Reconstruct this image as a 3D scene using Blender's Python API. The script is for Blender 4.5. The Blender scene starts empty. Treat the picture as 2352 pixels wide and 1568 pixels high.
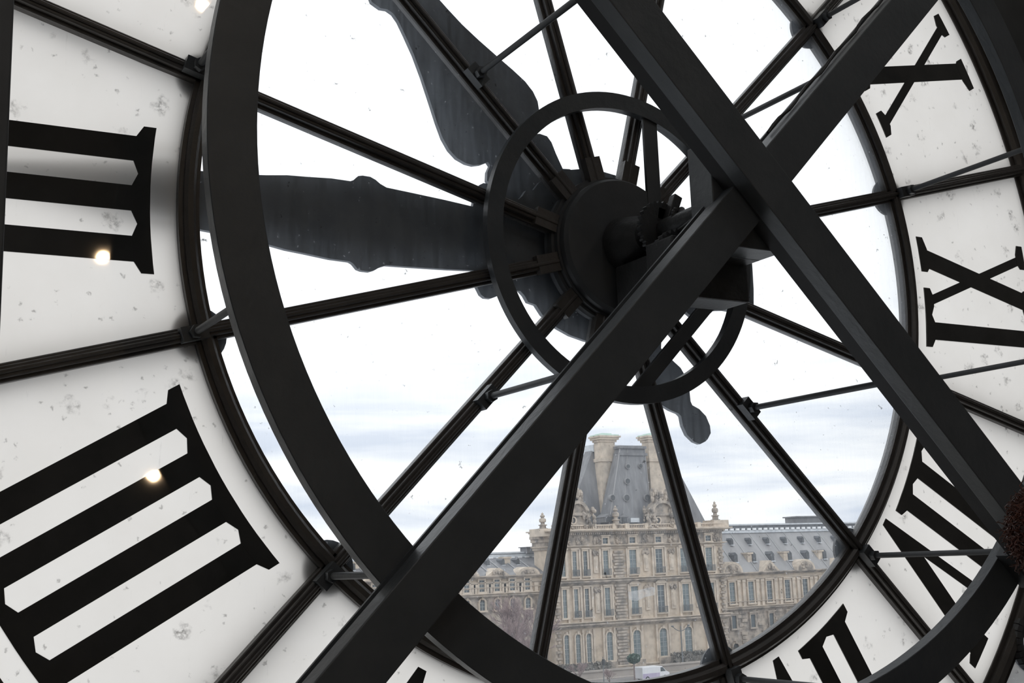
import bpy, math, random
from mathutils import Vector, Matrix
random.seed(7)
R = math.radians
sc = bpy.context.scene
COL = sc.collection

# ---------------------------------------------------------------- camera
CAM = Vector((-3.1316, -4.4081, -1.39969))
YAW, PIT, ROLL, FPX = 0.53009, 0.1829, -0.03591, 2769.62
CROT = Matrix.Rotation(-YAW, 3, 'Z') @ Matrix.Rotation(math.pi/2 + PIT, 3, 'X') @ Matrix.Rotation(ROLL, 3, 'Z')
cd = bpy.data.cameras.new('camera'); cam = bpy.data.objects.new('camera', cd); COL.objects.link(cam)
cam.matrix_world = Matrix.Translation(CAM) @ CROT.to_4x4()
cd.sensor_width = 36.0; cd.lens = 36.0*FPX/2352.0; cd.clip_start = 0.05; cd.clip_end = 3000
sc.camera = cam
sc.view_settings.view_transform = 'Standard'; sc.view_settings.look = 'None'
sc.view_settings.exposure = 0.0; sc.view_settings.gamma = 1.0; sc.view_settings.use_curve_mapping = False
sc.cycles.max_bounces = 10; sc.cycles.transparent_max_bounces = 24
sc.cycles.diffuse_bounces = 4; sc.cycles.sample_clamp_indirect = 0.0; sc.cycles.caustics_reflective = False

def at(px, py, Y):
    "measured point of the photograph carried out to the vertical plane y = Y"
    d = CROT @ Vector(((px-1176)/FPX, -(py-784)/FPX, -1))
    t = (Y-CAM.y)/d.y
    return CAM + d*t

# ---------------------------------------------------------------- sky
def world():
    w = bpy.data.worlds.new('overcast_sky'); sc.world = w; w.use_nodes = True
    n, l = w.node_tree.nodes, w.node_tree.links; n.clear()
    tc = n.new('ShaderNodeTexCoord'); sx = n.new('ShaderNodeSeparateXYZ'); l.new(tc.outputs['Generated'], sx.inputs[0])
    mp = n.new('ShaderNodeMapping'); mp.inputs['Scale'].default_value = (2.2, 2.2, 17)
    l.new(tc.outputs['Generated'], mp.inputs[0])
    nz = n.new('ShaderNodeTexNoise'); nz.inputs['Scale'].default_value = 1.55; nz.inputs['Detail'].default_value = 5; nz.inputs['Roughness'].default_value = .52
    nz.inputs['Distortion'].default_value = .35
    l.new(mp.outputs[0], nz.inputs['Vector'])
    cl = n.new('ShaderNodeValToRGB'); cl.color_ramp.elements[0].position = .40; cl.color_ramp.elements[1].position = .60
    cl.color_ramp.elements[0].color = (.665, .725, .84, 1); cl.color_ramp.elements[1].color = (1.06, 1.07, 1.085, 1)
    l.new(nz.outputs['Fac'], cl.inputs[0])
    el = n.new('ShaderNodeMapRange'); el.inputs[1].default_value = .09; el.inputs[2].default_value = .23
    l.new(sx.outputs[2], el.inputs[0])
    mx = n.new('ShaderNodeMixRGB'); mx.inputs[2].default_value = (1.24, 1.26, 1.30, 1)
    l.new(el.outputs[0], mx.inputs[0]); l.new(cl.outputs[0], mx.inputs[1])
    bg = n.new('ShaderNodeBackground'); bg.inputs[1].default_value = 1.12
    l.new(mx.outputs[0], bg.inputs[0])
    o = n.new('ShaderNodeOutputWorld'); l.new(bg.outputs[0], o.inputs[0])
world()

# ---------------------------------------------------------------- materials
MATS = {}
def nt(name):
    m = bpy.data.materials.new(name); m.use_nodes = True
    m.node_tree.nodes.clear()
    return m, m.node_tree.nodes, m.node_tree.links
def noise(n, l, scale, detail=4, rough=.55, vec='Object', sc3=None):
    tc = n.new('ShaderNodeTexCoord'); out = tc.outputs[vec]
    if sc3:
        mp = n.new('ShaderNodeMapping'); mp.inputs['Scale'].default_value = sc3; l.new(out, mp.inputs[0]); out = mp.outputs[0]
    z = n.new('ShaderNodeTexNoise'); z.inputs['Scale'].default_value = scale; z.inputs['Detail'].default_value = detail
    z.inputs['Roughness'].default_value = rough; l.new(out, z.inputs['Vector'])
    return z.outputs['Fac']
def ramp(n, l, fac, stops):
    r = n.new('ShaderNodeValToRGB'); e = r.color_ramp.elements
    while len(e) < len(stops): e.new(.5)
    for k, (p, c) in enumerate(stops):
        e[k].position = p; e[k].color = (*c, 1) if len(c) == 3 else c
    l.new(fac, r.inputs[0]); return r.outputs[0]
def mat(name, c1, c2, scale=8, rough=.6, bump=.0, metallic=0, sc3=None, detail=5, lo=.35, hi=.65, spec=.5, bscale=None):
    if name in MATS: return MATS[name]
    m, n, l = nt(name)
    b = n.new('ShaderNodeBsdfPrincipled'); o = n.new('ShaderNodeOutputMaterial')
    f = noise(n, l, scale, detail, sc3=sc3)
    l.new(ramp(n, l, f, [(lo, c1), (hi, c2)]), b.inputs['Base Color'])
    b.inputs['Roughness'].default_value = rough; b.inputs['Metallic'].default_value = metallic
    b.inputs['Specular IOR Level'].default_value = spec
    if bump:
        bp = n.new('ShaderNodeBump'); bp.inputs['Strength'].default_value = bump; bp.inputs['Distance'].default_value = .01
        l.new(noise(n, l, bscale or scale*4, 4), bp.inputs['Height']); l.new(bp.outputs[0], b.inputs['Normal'])
    l.new(b.outputs[0], o.inputs[0]); MATS[name] = m; return m

mat('iron_paint', (.053, .059, .064), (.067, .073, .078), 6, .42, .25, bscale=30)
mat('iron_web_shaded', (.022, .022, .023), (.030, .030, .031), 6, .75, .1)  # beam iron darkened: shade of the recessed side put into the colour
mat('wall_iron', (.048, .050, .050), (.062, .064, .064), 4, .7, .2)
mat('iron_dark', (.043, .046, .049), (.055, .058, .061), 6, .55, .2)
mat('mullion_paint', (.058, .053, .048), (.076, .069, .063), 9, .40, .3, bscale=50)
mat('mechanism_iron', (.024, .025, .026), (.040, .040, .040), 14, .45, .3)
mat('hand_metal', (.11, .12, .135), (.17, .18, .195), 5, .5, .2)
mat('boss_iron', (.016, .014, .013), (.024, .021, .019), 9, .6, .2)
mat('numeral_black', (.038, .037, .034), (.050, .048, .044), 6, .03)
mat('plaster', (.50, .505, .51), (.57, .575, .58), 3, .85, .2)
mat('floor_oak', (.22, .205, .19), (.30, .28, .26), 4, .45, .1, sc3=(8, 1, 1))
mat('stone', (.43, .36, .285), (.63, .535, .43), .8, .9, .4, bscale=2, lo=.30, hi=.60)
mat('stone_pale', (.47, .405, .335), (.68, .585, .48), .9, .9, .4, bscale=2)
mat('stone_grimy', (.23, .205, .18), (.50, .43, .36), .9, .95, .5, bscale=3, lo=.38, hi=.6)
mat('slate', (.165, .165, .172), (.245, .245, .25), 1.2, .6, .3, bscale=4, sc3=(1, 1, .25))
mat('slate_wing', (.235, .23, .23), (.34, .335, .335), .35, .6, .3, sc3=(1, .4, .25), bscale=3)
mat('dash_white', (.86, .88, .90), (.93, .94, .95), 1.5, .6)
mat('slate_dark', (.10, .105, .115), (.15, .155, .165), 1.5, .6)
mat('lead', (.50, .53, .56), (.66, .69, .72), 1.5, .5)
mat('copper_green', (.50, .66, .58), (.62, .75, .68), 2, .6)
mat('window_bar', (.30, .32, .32), (.38, .40, .40), 1, .6)
mat('seam', (.36, .36, .365), (.46, .46, .465), 1, .5)
mat('window_dark', (.075, .09, .10), (.15, .175, .185), .7, .18)
mat('window_teal', (.13, .165, .175), (.235, .275, .28), .7, .2)
mat('louvre_dark', (.07, .075, .08), (.12, .125, .13), 2, .7)
mat('asphalt', (.20, .19, .185), (.28, .27, .265), .3, .9, .1)
mat('pavement', (.34, .31, .28), (.44, .40, .365), .3, .9, .1)
mat('ground_grey', (.24, .225, .205), (.32, .30, .275), .1, .95)
mat('bark', (.17, .135, .125), (.26, .205, .19), 2, .95)
mat('twig', (.27, .205, .20), (.36, .28, .27), 1, .95)
mat('leaf_dark', (.055, .095, .07), (.10, .15, .11), 2, .8)
mat('hedge_leaf', (.15, .145, .125), (.27, .25, .225), 2, .9)
mat('lamp_iron', (.10, .11, .115), (.16, .17, .175), 2, .5)
mat('van_white', (.72, .73, .76), (.80, .81, .84), .6, .35)
mat('van_mauve', (.45, .40, .55), (.55, .49, .63), .6, .4)
mat('rubber', (.03, .03, .03), (.05, .05, .05), 5, .8)
mat('hair_auburn', (.060, .021, .013), (.13, .045, .027), 22, .5, .6, bscale=60)
mat('coat_black', (.018, .018, .020), (.030, .030, .032), 20, .85, .3)
mat('skin', (.52, .34, .26), (.60, .41, .32), 12, .55)
mat('trouser', (.03, .035, .05), (.05, .055, .075), 20, .85)
mat('shoe', (.02, .018, .016), (.04, .035, .03), 12, .5)
mat('lamp_case', (.05, .05, .05), (.07, .07, .07), 12, .4)
mat('cord_black', (.02, .02, .02), (.03, .03, .03), 12, .6)

def mat_fill_lamp():  # glow of the fill lamps added on the ceiling
    m, n, l = nt('fill_lamp_white'); e = n.new('ShaderNodeEmission'); o = n.new('ShaderNodeOutputMaterial')
    f = noise(n, l, 3); l.new(ramp(n, l, f, [(.3, (.97, .98, 1)), (.7, (1, .99, .98))]), e.inputs[0])
    e.inputs[1].default_value = 17; l.new(e.outputs[0], o.inputs[0]); MATS['fill_lamp_white'] = m
mat_fill_lamp()
def mat_emit():
    m, n, l = nt('lamp_glow'); e = n.new('ShaderNodeEmission'); o = n.new('ShaderNodeOutputMaterial')
    f = noise(n, l, 3); l.new(ramp(n, l, f, [(.3, (1, .66, .36)), (.7, (1, .74, .46))]), e.inputs[0])
    e.inputs[1].default_value = 140; l.new(e.outputs[0], o.inputs[0]); MATS['lamp_glow'] = m
mat_emit()

def specks(n, l, cells, size, thr):
    "sparse irregular spots: 1 where a spot is"
    tc = n.new('ShaderNodeTexCoord')
    wz = n.new('ShaderNodeTexNoise'); wz.inputs['Scale'].default_value = cells*3.0; wz.inputs['Detail'].default_value = 4
    l.new(tc.outputs['Object'], wz.inputs['Vector'])
    ad = n.new('ShaderNodeMixRGB'); ad.blend_type = 'ADD'; ad.inputs[0].default_value = .9/cells
    l.new(tc.outputs['Object'], ad.inputs[1]); l.new(wz.outputs['Color'], ad.inputs[2])
    v = n.new('ShaderNodeTexVoronoi'); v.inputs['Scale'].default_value = cells; l.new(ad.outputs[0], v.inputs['Vector'])
    sp = n.new('ShaderNodeMapRange'); sp.inputs[1].default_value = size; sp.inputs[2].default_value = size*.25
    l.new(v.outputs['Distance'], sp.inputs[0])
    rn = n.new('ShaderNodeSeparateXYZ'); l.new(v.outputs['Color'], rn.inputs[0])
    g = n.new('ShaderNodeMath'); g.operation = 'GREATER_THAN'; g.inputs[1].default_value = thr; l.new(rn.outputs[0], g.inputs[0])
    q = n.new('ShaderNodeMath'); q.operation = 'MULTIPLY'; l.new(sp.outputs[0], q.inputs[0]); l.new(g.outputs[0], q.inputs[1])
    return q.outputs[0]
def mul(n, l, a, k):
    q = n.new('ShaderNodeMath'); q.operation = 'MULTIPLY'; l.new(a, q.inputs[0])
    if isinstance(k, (int, float)): q.inputs[1].default_value = k
    else: l.new(k, q.inputs[1])
    return q.outputs[0]
def vmax(n, l, a, b):
    q = n.new('ShaderNodeMath'); q.operation = 'MAXIMUM'; l.new(a, q.inputs[0]); l.new(b, q.inputs[1]); return q.outputs[0]
def mixs(n, l, f, a, b):
    m = n.new('ShaderNodeMixShader')
    if isinstance(f, (int, float)): m.inputs[0].default_value = f
    else: l.new(f, m.inputs[0])
    l.new(a, m.inputs[1]); l.new(b, m.inputs[2]); return m.outputs[0]

def mat_clear():
    m, n, l = nt('clear_glass'); o = n.new('ShaderNodeOutputMaterial')
    tr = n.new('ShaderNodeBsdfTransparent'); tr.inputs[0].default_value = (.975, .985, .985, 1)
    gl = n.new('ShaderNodeBsdfGlossy'); gl.inputs['Roughness'].default_value = .02
    fr = n.new('ShaderNodeFresnel'); fr.inputs[0].default_value = 1.3
    s = mixs(n, l, mul(n, l, fr.outputs[0], .7), tr.outputs[0], gl.outputs[0])
    du = n.new('ShaderNodeBsdfTranslucent'); du.inputs[0].default_value = (.70, .77, .85, 1)
    streak = noise(n, l, 3, 6, .7, sc3=(14, 14, 1.2))
    mr = n.new('ShaderNodeMapRange'); mr.inputs[1].default_value = .3; mr.inputs[2].default_value = .8
    mr.inputs[3].default_value = .020; mr.inputs[4].default_value = .085; l.new(streak, mr.inputs[0])
    s = mixs(n, l, mr.outputs[0], s, du.outputs[0])
    ds = n.new('ShaderNodeBsdfTranslucent'); ds.inputs[0].default_value = (.85, .87, .9, 1)
    s = mixs(n, l, mul(n, l, specks(n, l, 46, .20, .88), .38), s, ds.outputs[0])
    dk = n.new('ShaderNodeBsdfDiffuse'); dk.inputs[0].default_value = (.05, .045, .04, 1)
    f = vmax(n, l, mul(n, l, specks(n, l, 13, .11, .83), .75), mul(n, l, specks(n, l, 37, .16, .93), .6))
    s = mixs(n, l, f, s, dk.outputs[0])
    l.new(s, o.inputs[0]); MATS['clear_glass'] = m
mat_clear()
def mat_opal():
    m, n, l = nt('milk_glass'); o = n.new('ShaderNodeOutputMaterial')
    tl = n.new('ShaderNodeBsdfTranslucent'); df = n.new('ShaderNodeBsdfDiffuse')
    big = noise(n, l, 2.5, 5, .6); c = ramp(n, l, big, [(.3, (.855, .824, .765)), (.7, (.915, .886, .83))])
    l.new(c, tl.inputs[0]); df.inputs[0].default_value = (.80, .78, .74, 1)
    s = mixs(n, l, .10, tl.outputs[0], df.outputs[0])
    dk = n.new('ShaderNodeBsdfDiffuse'); dk.inputs[0].default_value = (.16, .145, .125, 1)
    grit = noise(n, l, 60, 3, .7); gr = n.new('ShaderNodeMapRange'); gr.inputs[1].default_value = .38; gr.inputs[2].default_value = .62; l.new(grit, gr.inputs[0])
    f = vmax(n, l, mul(n, l, mul(n, l, specks(n, l, 8, .30, .60), gr.outputs[0]), .75), mul(n, l, specks(n, l, 26, .24, .74), .5))
    sc_ = noise(n, l, 9, 4, .7, sc3=(9, 9, .8)); sr = n.new('ShaderNodeMapRange'); sr.inputs[1].default_value = .66; sr.inputs[2].default_value = .80; l.new(sc_, sr.inputs[0])
    f = vmax(n, l, f, mul(n, l, sr.outputs[0], .22))
    s = mixs(n, l, f, s, dk.outputs[0])
    gl = n.new('ShaderNodeBsdfGlossy'); gl.inputs['Roughness'].default_value = .03
    hz = n.new('ShaderNodeBsdfGlossy'); hz.inputs['Roughness'].default_value = .38
    s = mixs(n, l, .05, s, gl.outputs[0]); s = mixs(n, l, .07, s, hz.outputs[0])
    l.new(s, o.inputs[0]); MATS['milk_glass'] = m
mat_opal()
def mat_back():
    m, n, l = nt('glass_face'); o = n.new('ShaderNodeOutputMaterial')
    tr = n.new('ShaderNodeBsdfTransparent'); gl = n.new('ShaderNodeBsdfGlossy'); gl.inputs['Roughness'].default_value = .05
    f = noise(n, l, 4); mr = n.new('ShaderNodeMapRange'); mr.inputs[3].default_value = .02; mr.inputs[4].default_value = .05; l.new(f, mr.inputs[0])
    l.new(mixs(n, l, mr.outputs[0], tr.outputs[0], gl.outputs[0]), o.inputs[0]); MATS['glass_face'] = m
mat_back()

# ---------------------------------------------------------------- mesh helpers
class MB:
    def __init__(s): s.v = []; s.f = []
    def add(s, vs, fs):
        b = len(s.v); s.v += [tuple(x) for x in vs]; s.f += [tuple(i+b for i in f) for f in fs]; return s
    def box(s, x0, x1, y0, y1, z0, z1):
        return s.add([(x0,y0,z0),(x1,y0,z0),(x1,y1,z0),(x0,y1,z0),(x0,y0,z1),(x1,y0,z1),(x1,y1,z1),(x0,y1,z1)],
                     [(0,3,2,1),(4,5,6,7),(0,1,5,4),(1,2,6,5),(2,3,7,6),(3,0,4,7)])
    def prism(s, poly, y0, y1):
        "xz polygon extruded along y"
        n = len(poly)
        a = sum(poly[i][0]*poly[(i+1) % n][1]-poly[(i+1) % n][0]*poly[i][1] for i in range(n))
        if a < 0: poly = poly[::-1]
        vs = [(x, y0, z) for x, z in poly]+[(x, y1, z) for x, z in poly]
        fs = [tuple(range(n)), tuple(range(2*n-1, n-1, -1))]+[(i, i+n, (i+1) % n+n, (i+1) % n) for i in range(n)]
        return s.add(vs, fs)
    def ring(s, prof, a0=0, a1=360, n=96):
        "closed (radius, y) profile swept about the y axis"
        full = abs(a1-a0) >= 359.9; k = n if full else n+1; m = len(prof); vs = []
        for i in range(k):
            a = R(a0+(a1-a0)*i/n); vs += [(r*math.cos(a), y, r*math.sin(a)) for r, y in prof]
        fs = []
        for i in range(n):
            j = (i+1) % k
            for q in range(m): fs.append((i*m+q, i*m+(q+1) % m, j*m+(q+1) % m, j*m+q))
        if not full: fs += [tuple(range(m)), tuple(range((k-1)*m+m-1, (k-1)*m-1, -1))]
        return s.add(vs, fs)
    def tube(s, p0, p1, r0, r1=None, n=12):
        p0, p1 = Vector(p0), Vector(p1); r1 = r0 if r1 is None else r1
        d = (p1-p0).normalized(); u = d.orthogonal().normalized(); w = d.cross(u)
        vs = []
        for p, r in ((p0, r0), (p1, r1)):
            vs += [p+(u*math.cos(2*math.pi*i/n)+w*math.sin(2*math.pi*i/n))*r for i in range(n)]
        return s.add(vs, [tuple(range(n-1, -1, -1)), tuple(range(n, 2*n))]+[(i, (i+1) % n, (i+1) % n+n, i+n) for i in range(n)])
    def lathe(s, prof, c, n=16):
        "(radius, z) profile turned about a vertical axis at c"
        vs = []; m = len(prof)
        for i in range(n):
            a = 2*math.pi*i/n; vs += [(c[0]+r*math.cos(a), c[1]+r*math.sin(a), c[2]+z) for r, z in prof]
        fs = [(i*m+q, ((i+1) % n)*m+q, ((i+1) % n)*m+q+1, i*m+q+1) for i in range(n) for q in range(m-1)]
        return s.add(vs, fs)
    def hexa(s, bot, top):
        return s.add(bot+top, [(3,2,1,0),(4,5,6,7),(0,1,5,4),(1,2,6,5),(2,3,7,6),(3,0,4,7)])
    def frustum(s, x0, x1, y0, y1, z0, X0, X1, Y0, Y1, z1):
        return s.hexa([(x0,y0,z0),(x1,y0,z0),(x1,y1,z0),(x0,y1,z0)], [(X0,Y0,z1),(X1,Y0,z1),(X1,Y1,z1),(X0,Y1,z1)])
    def mesh(s, name, m, smooth=None):
        me = bpy.data.meshes.new(name); me.from_pydata(s.v, [], s.f); me.validate(); me.update()
        import bmesh
        bm = bmesh.new(); bm.from_mesh(me); bmesh.ops.recalc_face_normals(bm, faces=bm.faces); bm.to_mesh(me); bm.free()
        if m: me.materials.append(MATS[m])
        if smooth:
            me.polygons.foreach_set('use_smooth', [True]*len(me.polygons)); me.set_sharp_from_angle(angle=R(smooth))
        return me
    def build(s, name, m, parent=None, smooth=None, bevel=None):
        o = bpy.data.objects.new(name, s.mesh(name, m, smooth)); COL.objects.link(o); o.parent = parent
        if bevel:
            b = o.modifiers.new('bevel', 'BEVEL'); b.width = bevel; b.segments = 2; b.limit_method = 'ANGLE'; b.angle_limit = R(40)
        return o
def tag(o, label=None, cat=None, group=None, kind=None):
    for k, v in (('label', label), ('category', cat), ('group', group), ('kind', kind)):
        if v: o[k] = v
    return o
def thing(name, label, cat, loc=(0, 0, 0), group=None):
    o = bpy.data.objects.new(name, None); COL.objects.link(o); o.location = loc; o.empty_display_size = .1
    return tag(o, label, cat, group)
def mkobj(name, me, parent, loc=None, rot=None):
    o = bpy.data.objects.new(name, me); COL.objects.link(o); o.parent = parent
    if loc: o.location = loc
    if rot: o.rotation_euler = rot
    return o
def struct(o): o['kind'] = 'structure'; return o

# ---------------------------------------------------------------- the room
FLOOR, CEIL, XL, XR, YB = -3.28, 4.6, -6.5, 7.0, -14.0
def room():
    ro = 3.19
    arch = [(ro*math.cos(R(a)), ro*math.sin(R(a))) for a in range(0, 181, 4)]
    m = MB()
    # wall with an arched opening: straight jambs below the dial's middle
    top = [(XR, 0.0)]+[(XR, CEIL), (XL, CEIL), (XL, 0.0)]+arch[::-1]
    n = len(arch)
    for i in range(n-1):
        a, b = arch[i], arch[i+1]
        def outp(q):
            k = 1e9
            if q[0] > 1e-6: k = min(k, XR/q[0])
            if q[0] < -1e-6: k = min(k, XL/q[0])
            if q[1] > 1e-6: k = min(k, CEIL/q[1])
            return (q[0]*k, q[1]*k)
        m.prism([a, outp(a), outp(b), b], -.10, .22)
    m.prism([outp((1, CEIL/XR*1.0001)), (XR, CEIL), outp((1, CEIL/XR*.9999))], -.1, .22)
    m.box(ro, XR, -.10, .22, FLOOR-.2, 0); m.box(XL, -ro, -.10, .22, FLOOR-.2, 0)
    m.box(-ro, ro, -.10, .22, FLOOR-.2, FLOOR+.02)
    for x in (XR, XL):
        pass
    struct(m.build('wall_front', 'wall_iron'))
    m = MB(); m.box(XL-.2, XR+.2, -.1, .22, CEIL-.35, CEIL+.2); m.box(XL-.2, XL+.25, -.1, .22, FLOOR-.2, CEIL); m.box(XR-.25, XR+.2, -.1, .22, FLOOR-.2, CEIL)
    struct(m.build('trim_1', 'plaster'))
    struct(MB().box(XL-.2, XL, YB, .22, FLOOR-.2, CEIL+.2).build('wall_left', 'plaster'))
    struct(MB().box(XR, XR+.2, YB, .22, FLOOR-.2, CEIL+.2).build('wall_right', 'plaster'))
    struct(MB().box(XL-.2, XR+.2, YB-.2, YB, FLOOR-.2, CEIL+.2).build('wall_rear', 'plaster'))
    struct(MB().box(XL-.2, XR+.2, YB-.2, .22, CEIL, CEIL+.2).build('ceiling', 'plaster'))
    fl = struct(MB().box(XL-.2, XR+.2, YB-.2, .22, FLOOR-.2, FLOOR-.02).build('floor', 'rubber'))
    x = XL; i = 0
    me = MB().box(0, .28, YB, 0, -.02, 0).mesh('floor_board', 'floor_oak')
    while x < XR-.28:
        mkobj('floor_board', me, fl, (x+.003, -.1, FLOOR)); x += .285
room()

# ---------------------------------------------------------------- the clock dial
RI, RO, RIM = 1.912, 1.992, 3.066
MILK = .022            # the milk glass sits a little behind the middle of the mouldings
TILT = {150: .045, 180: .045, 210: .045}      # three panes tilted outward so the spotlight reflections clear the frame ring
def milk_y(r, ang): return MILK+TILT.get(ang, 0)*(r-2.05)
clock = thing('tower_clock', 'giant see-through iron clock dial with Roman numerals on milk glass, viewed from behind', 'clock', (0, 0, -3.17))
CZ = 3.17          # parts are built about the dial's middle and carried down into the Empty's frame
def cpart(mb, name, m, parent=None, **k):
    o = mb.build(name, m, parent or clock, **k)
    if parent is None: o.location.z = CZ
    return o
SPK = [15+30*i for i in range(12)]
def rot2(u, v, a): return (u*math.cos(a)-v*math.sin(a), u*math.sin(a)+v*math.cos(a))

# glazing rings: stepped iron mouldings
cpart(MB().ring([(RI, .03), (RI, -.012), (RI+.018, -.012), (RI+.018, -.028), (RI+.030, -.040), (RO-.030, -.040), (RO-.018, -.028), (RO-.018, -.012), (RO, -.012), (RO, .032), (RO+.010, .034), (RO+.010, .066), (RI+.02, .066)], n=180), 'glazing_ring', 'mullion_paint', smooth=25)
cpart(MB().ring([(RIM, .07), (RIM, .015), (RIM+.03, .015), (RIM+.03, -.005), (RIM+.05, -.02), (RIM+.085, -.02), (RIM+.10, -.0), (RIM+.125, -.0), (RIM+.125, .07)], n=220), 'outer_ring', 'mullion_paint', smooth=25)
# spokes: flange, raised rib and a thin bead along each side
def spoke_mesh():
    m = MB()
    def bar(r0, r1, w, y0, y1, c=0): m.box(r0, r1, y0, y1, c-w, c+w)
    bar(.28, RIM+.04, .034, -.012, .032)
    bar(.28, RIM+.04, .021, -.040, -.010)
    bar(.28, RIM+.04, .008, -.050, -.038)
    bar(RO-.02, RIM+.04, .040, .078, .115)
    return m.mesh('spoke', 'mullion_paint')
sm = spoke_mesh()
for a in SPK:
    o = mkobj('spoke', sm, clock, (0, 0, CZ), (0, -R(a), 0))
    b = o.modifiers.new('bevel', 'BEVEL'); b.width = .004; b.segments = 1
sh = MB().box(.24, .44, -.046, -.01, -.042, .042).mesh('spoke_shoe', 'mullion_paint')
for a in SPK: mkobj('spoke_shoe', sh, clock, (0, 0, CZ), (0, -R(a), 0))
# rosettes on the outside of the ring, one at each spoke
m = MB(); m.ring([(.0005, .085), (.06, .08), (.098, .06), (.108, .035), (.0005, .034)], n=28)
rosm = m.mesh('rosette', 'boss_iron', 50)
for a in SPK: mkobj('rosette', rosm, clock, (1.962*math.cos(R(a)), 0, CZ+1.962*math.sin(R(a))))

# numerals: strokes in a frame with u outward and v counter-clockwise as seen from the room
GIN, GOUT = 2.089, 2.977
def onR(r, v): return math.sqrt(r*r-v*v)
def serif(polys, att, inner=True, over=.042, ends=None):
    vmin = att[0][0]-over; vmax = att[-1][1]+over
    if ends: vmin, vmax = ends
    s = 1 if inner else -1; r0 = GIN if inner else GOUT
    k = 8; base = [(onR(r0, vmin+(vmax-vmin)*i/k), vmin+(vmax-vmin)*i/k) for i in range(k+1)]
    top = [(onR(r0+s*.046, vmin), vmin)]
    for i, (a, b) in enumerate(att):
        top += [(onR(r0+s*.068, a), a), (onR(r0+s*.068, b), b)]
        if i < len(att)-1:
            c = (b+att[i+1][0])/2; top.append((onR(r0+s*.047, c), c))
    top.append((onR(r0+s*.046, vmax), vmax))
    # cut into convex quads so that every piece extrudes cleanly
    cuts = [q[1] for q in top]
    def b_at(v): return (onR(r0, v), v)
    for p, q in zip(top[:-1], top[1:]): polys.append([b_at(p[1]), p, q, b_at(q[1])])
def stems(polys, cs):
    att = [(c-.049, c+.049) for c in cs]
    for a, b in att: polys.append([(onR(GIN+.03, a), a), (onR(GOUT-.03, a), a), (onR(GOUT-.03, b), b), (onR(GIN+.03, b), b)])
    serif(polys, att, True); serif(polys, att, False)
def stroke(polys, v0, v1, w):
    u0, u1 = 2.125, 2.935
    polys.append([(u0, v0-w/2), (u1, v1-w/2), (u1, v1+w/2), (u0, v0+w/2)])
def vee(polys, va):
    ph = va/2.05; P = []
    P.append([(2.05, -.02), (2.05, .02), (2.229, .047), (2.94, -.113), (2.94, -.220)])
    P.append([(2.05, .02), (2.94, .153), (2.94, .101), (2.15, -.017)])
    serif(P, [(-.218, -.112)], False); serif(P, [(.10, .152)], False, .045)
    for q in P: polys.append([rot2(u, v, ph) for u, v in q])
def ex(polys, ti, to, ni, no, over=.072):
    stroke(polys, ti, to, .104); stroke(polys, ni, no, .055)
    serif(polys, [(ti-.052, ti+.052)], True, ends=(ti-.078, ti+.118)); serif(polys, [(to-.052, to+.052)], False, ends=(to-.123, to+.068))
    serif(polys, [(no-.028, no+.028)], False, ends=(no-.058, no+.083))
    serif(polys, [(ni-.028, ni+.028)], True, ends=(ni-over, ni+.073))
def numeral(name):
    P = []
    if name == 'I': stems(P, [0])
    elif name == 'II': stems(P, [-.0975, .0975])
    elif name == 'III': stems(P, [-.19, .005, .2])
    elif name == 'IIII': stems(P, [-.2875, -.0915, .102, .297])
    elif name == 'V': vee(P, .03)
    elif name == 'VI': vee(P, -.10); stems(P, [.17])
    elif name == 'VII': vee(P, -.218); stems(P, [.01, .203])
    elif name == 'VIII': vee(P, -.272); stems(P, [-.088, .107, .302])
    elif name == 'IX': ex(P, .182, -.006, -.060, .250, .080); stems(P, [-.226])
    elif name == 'X': ex(P, .140, -.120, -.148, .162)
    elif name == 'XI': ex(P, .03, -.20, -.23, .06); stems(P, [.20])
    elif name == 'XII': ex(P, -.06, -.29, -.32, -.03); stems(P, [.10, .295])
    return P
ORDER = {0: 'IX', 30: 'X', 60: 'XI', 90: 'XII', 120: 'I', 150: 'II', 180: 'III', 210: 'IIII', 240: 'V', 270: 'VI', 300: 'VII', 330: 'VIII'}
da = 14.3
for ang, nm in ORDER.items():
    # panes sit in the rebate of the mouldings
    y0, y1 = milk_y(RO, ang), milk_y(RIM, ang); m = MB().ring([(RO-.006, y0), (RO-.006, y0+.009), (RIM+.008, y1+.009), (RIM+.008, y1)], ang-14.55, ang+14.55, 24)
    pane = cpart(m, 'milk_glass_pane', 'milk_glass'); pane.data.materials.append(MATS['glass_face'])
    for q in pane.data.polygons: q.material_index = 0 if q.normal.y < -.5 else 1
    tag(pane, 'white milk-glass pane carrying the numeral %s' % nm)
    m = MB()
    for k, q in enumerate(numeral(nm)): m.prism([rot2(u, v, R(ang)) for u, v in q], -.0036-.00012*k, .0001+.00005*k)
    m.v = [(x, y+milk_y(math.hypot(x, z), ang), z) for x, y, z in m.v]
    tag(m.build('numeral', 'numeral_black', pane), 'black Roman numeral %s, mirrored as seen from behind' % nm)
    m = MB().ring([(.28, -.003), (.28, .005), (RI+.006, .005), (RI+.006, -.003)], ang-14.0, ang+14.0, 20)
    cpart(m, 'clear_glass_pane', 'clear_glass')
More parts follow.
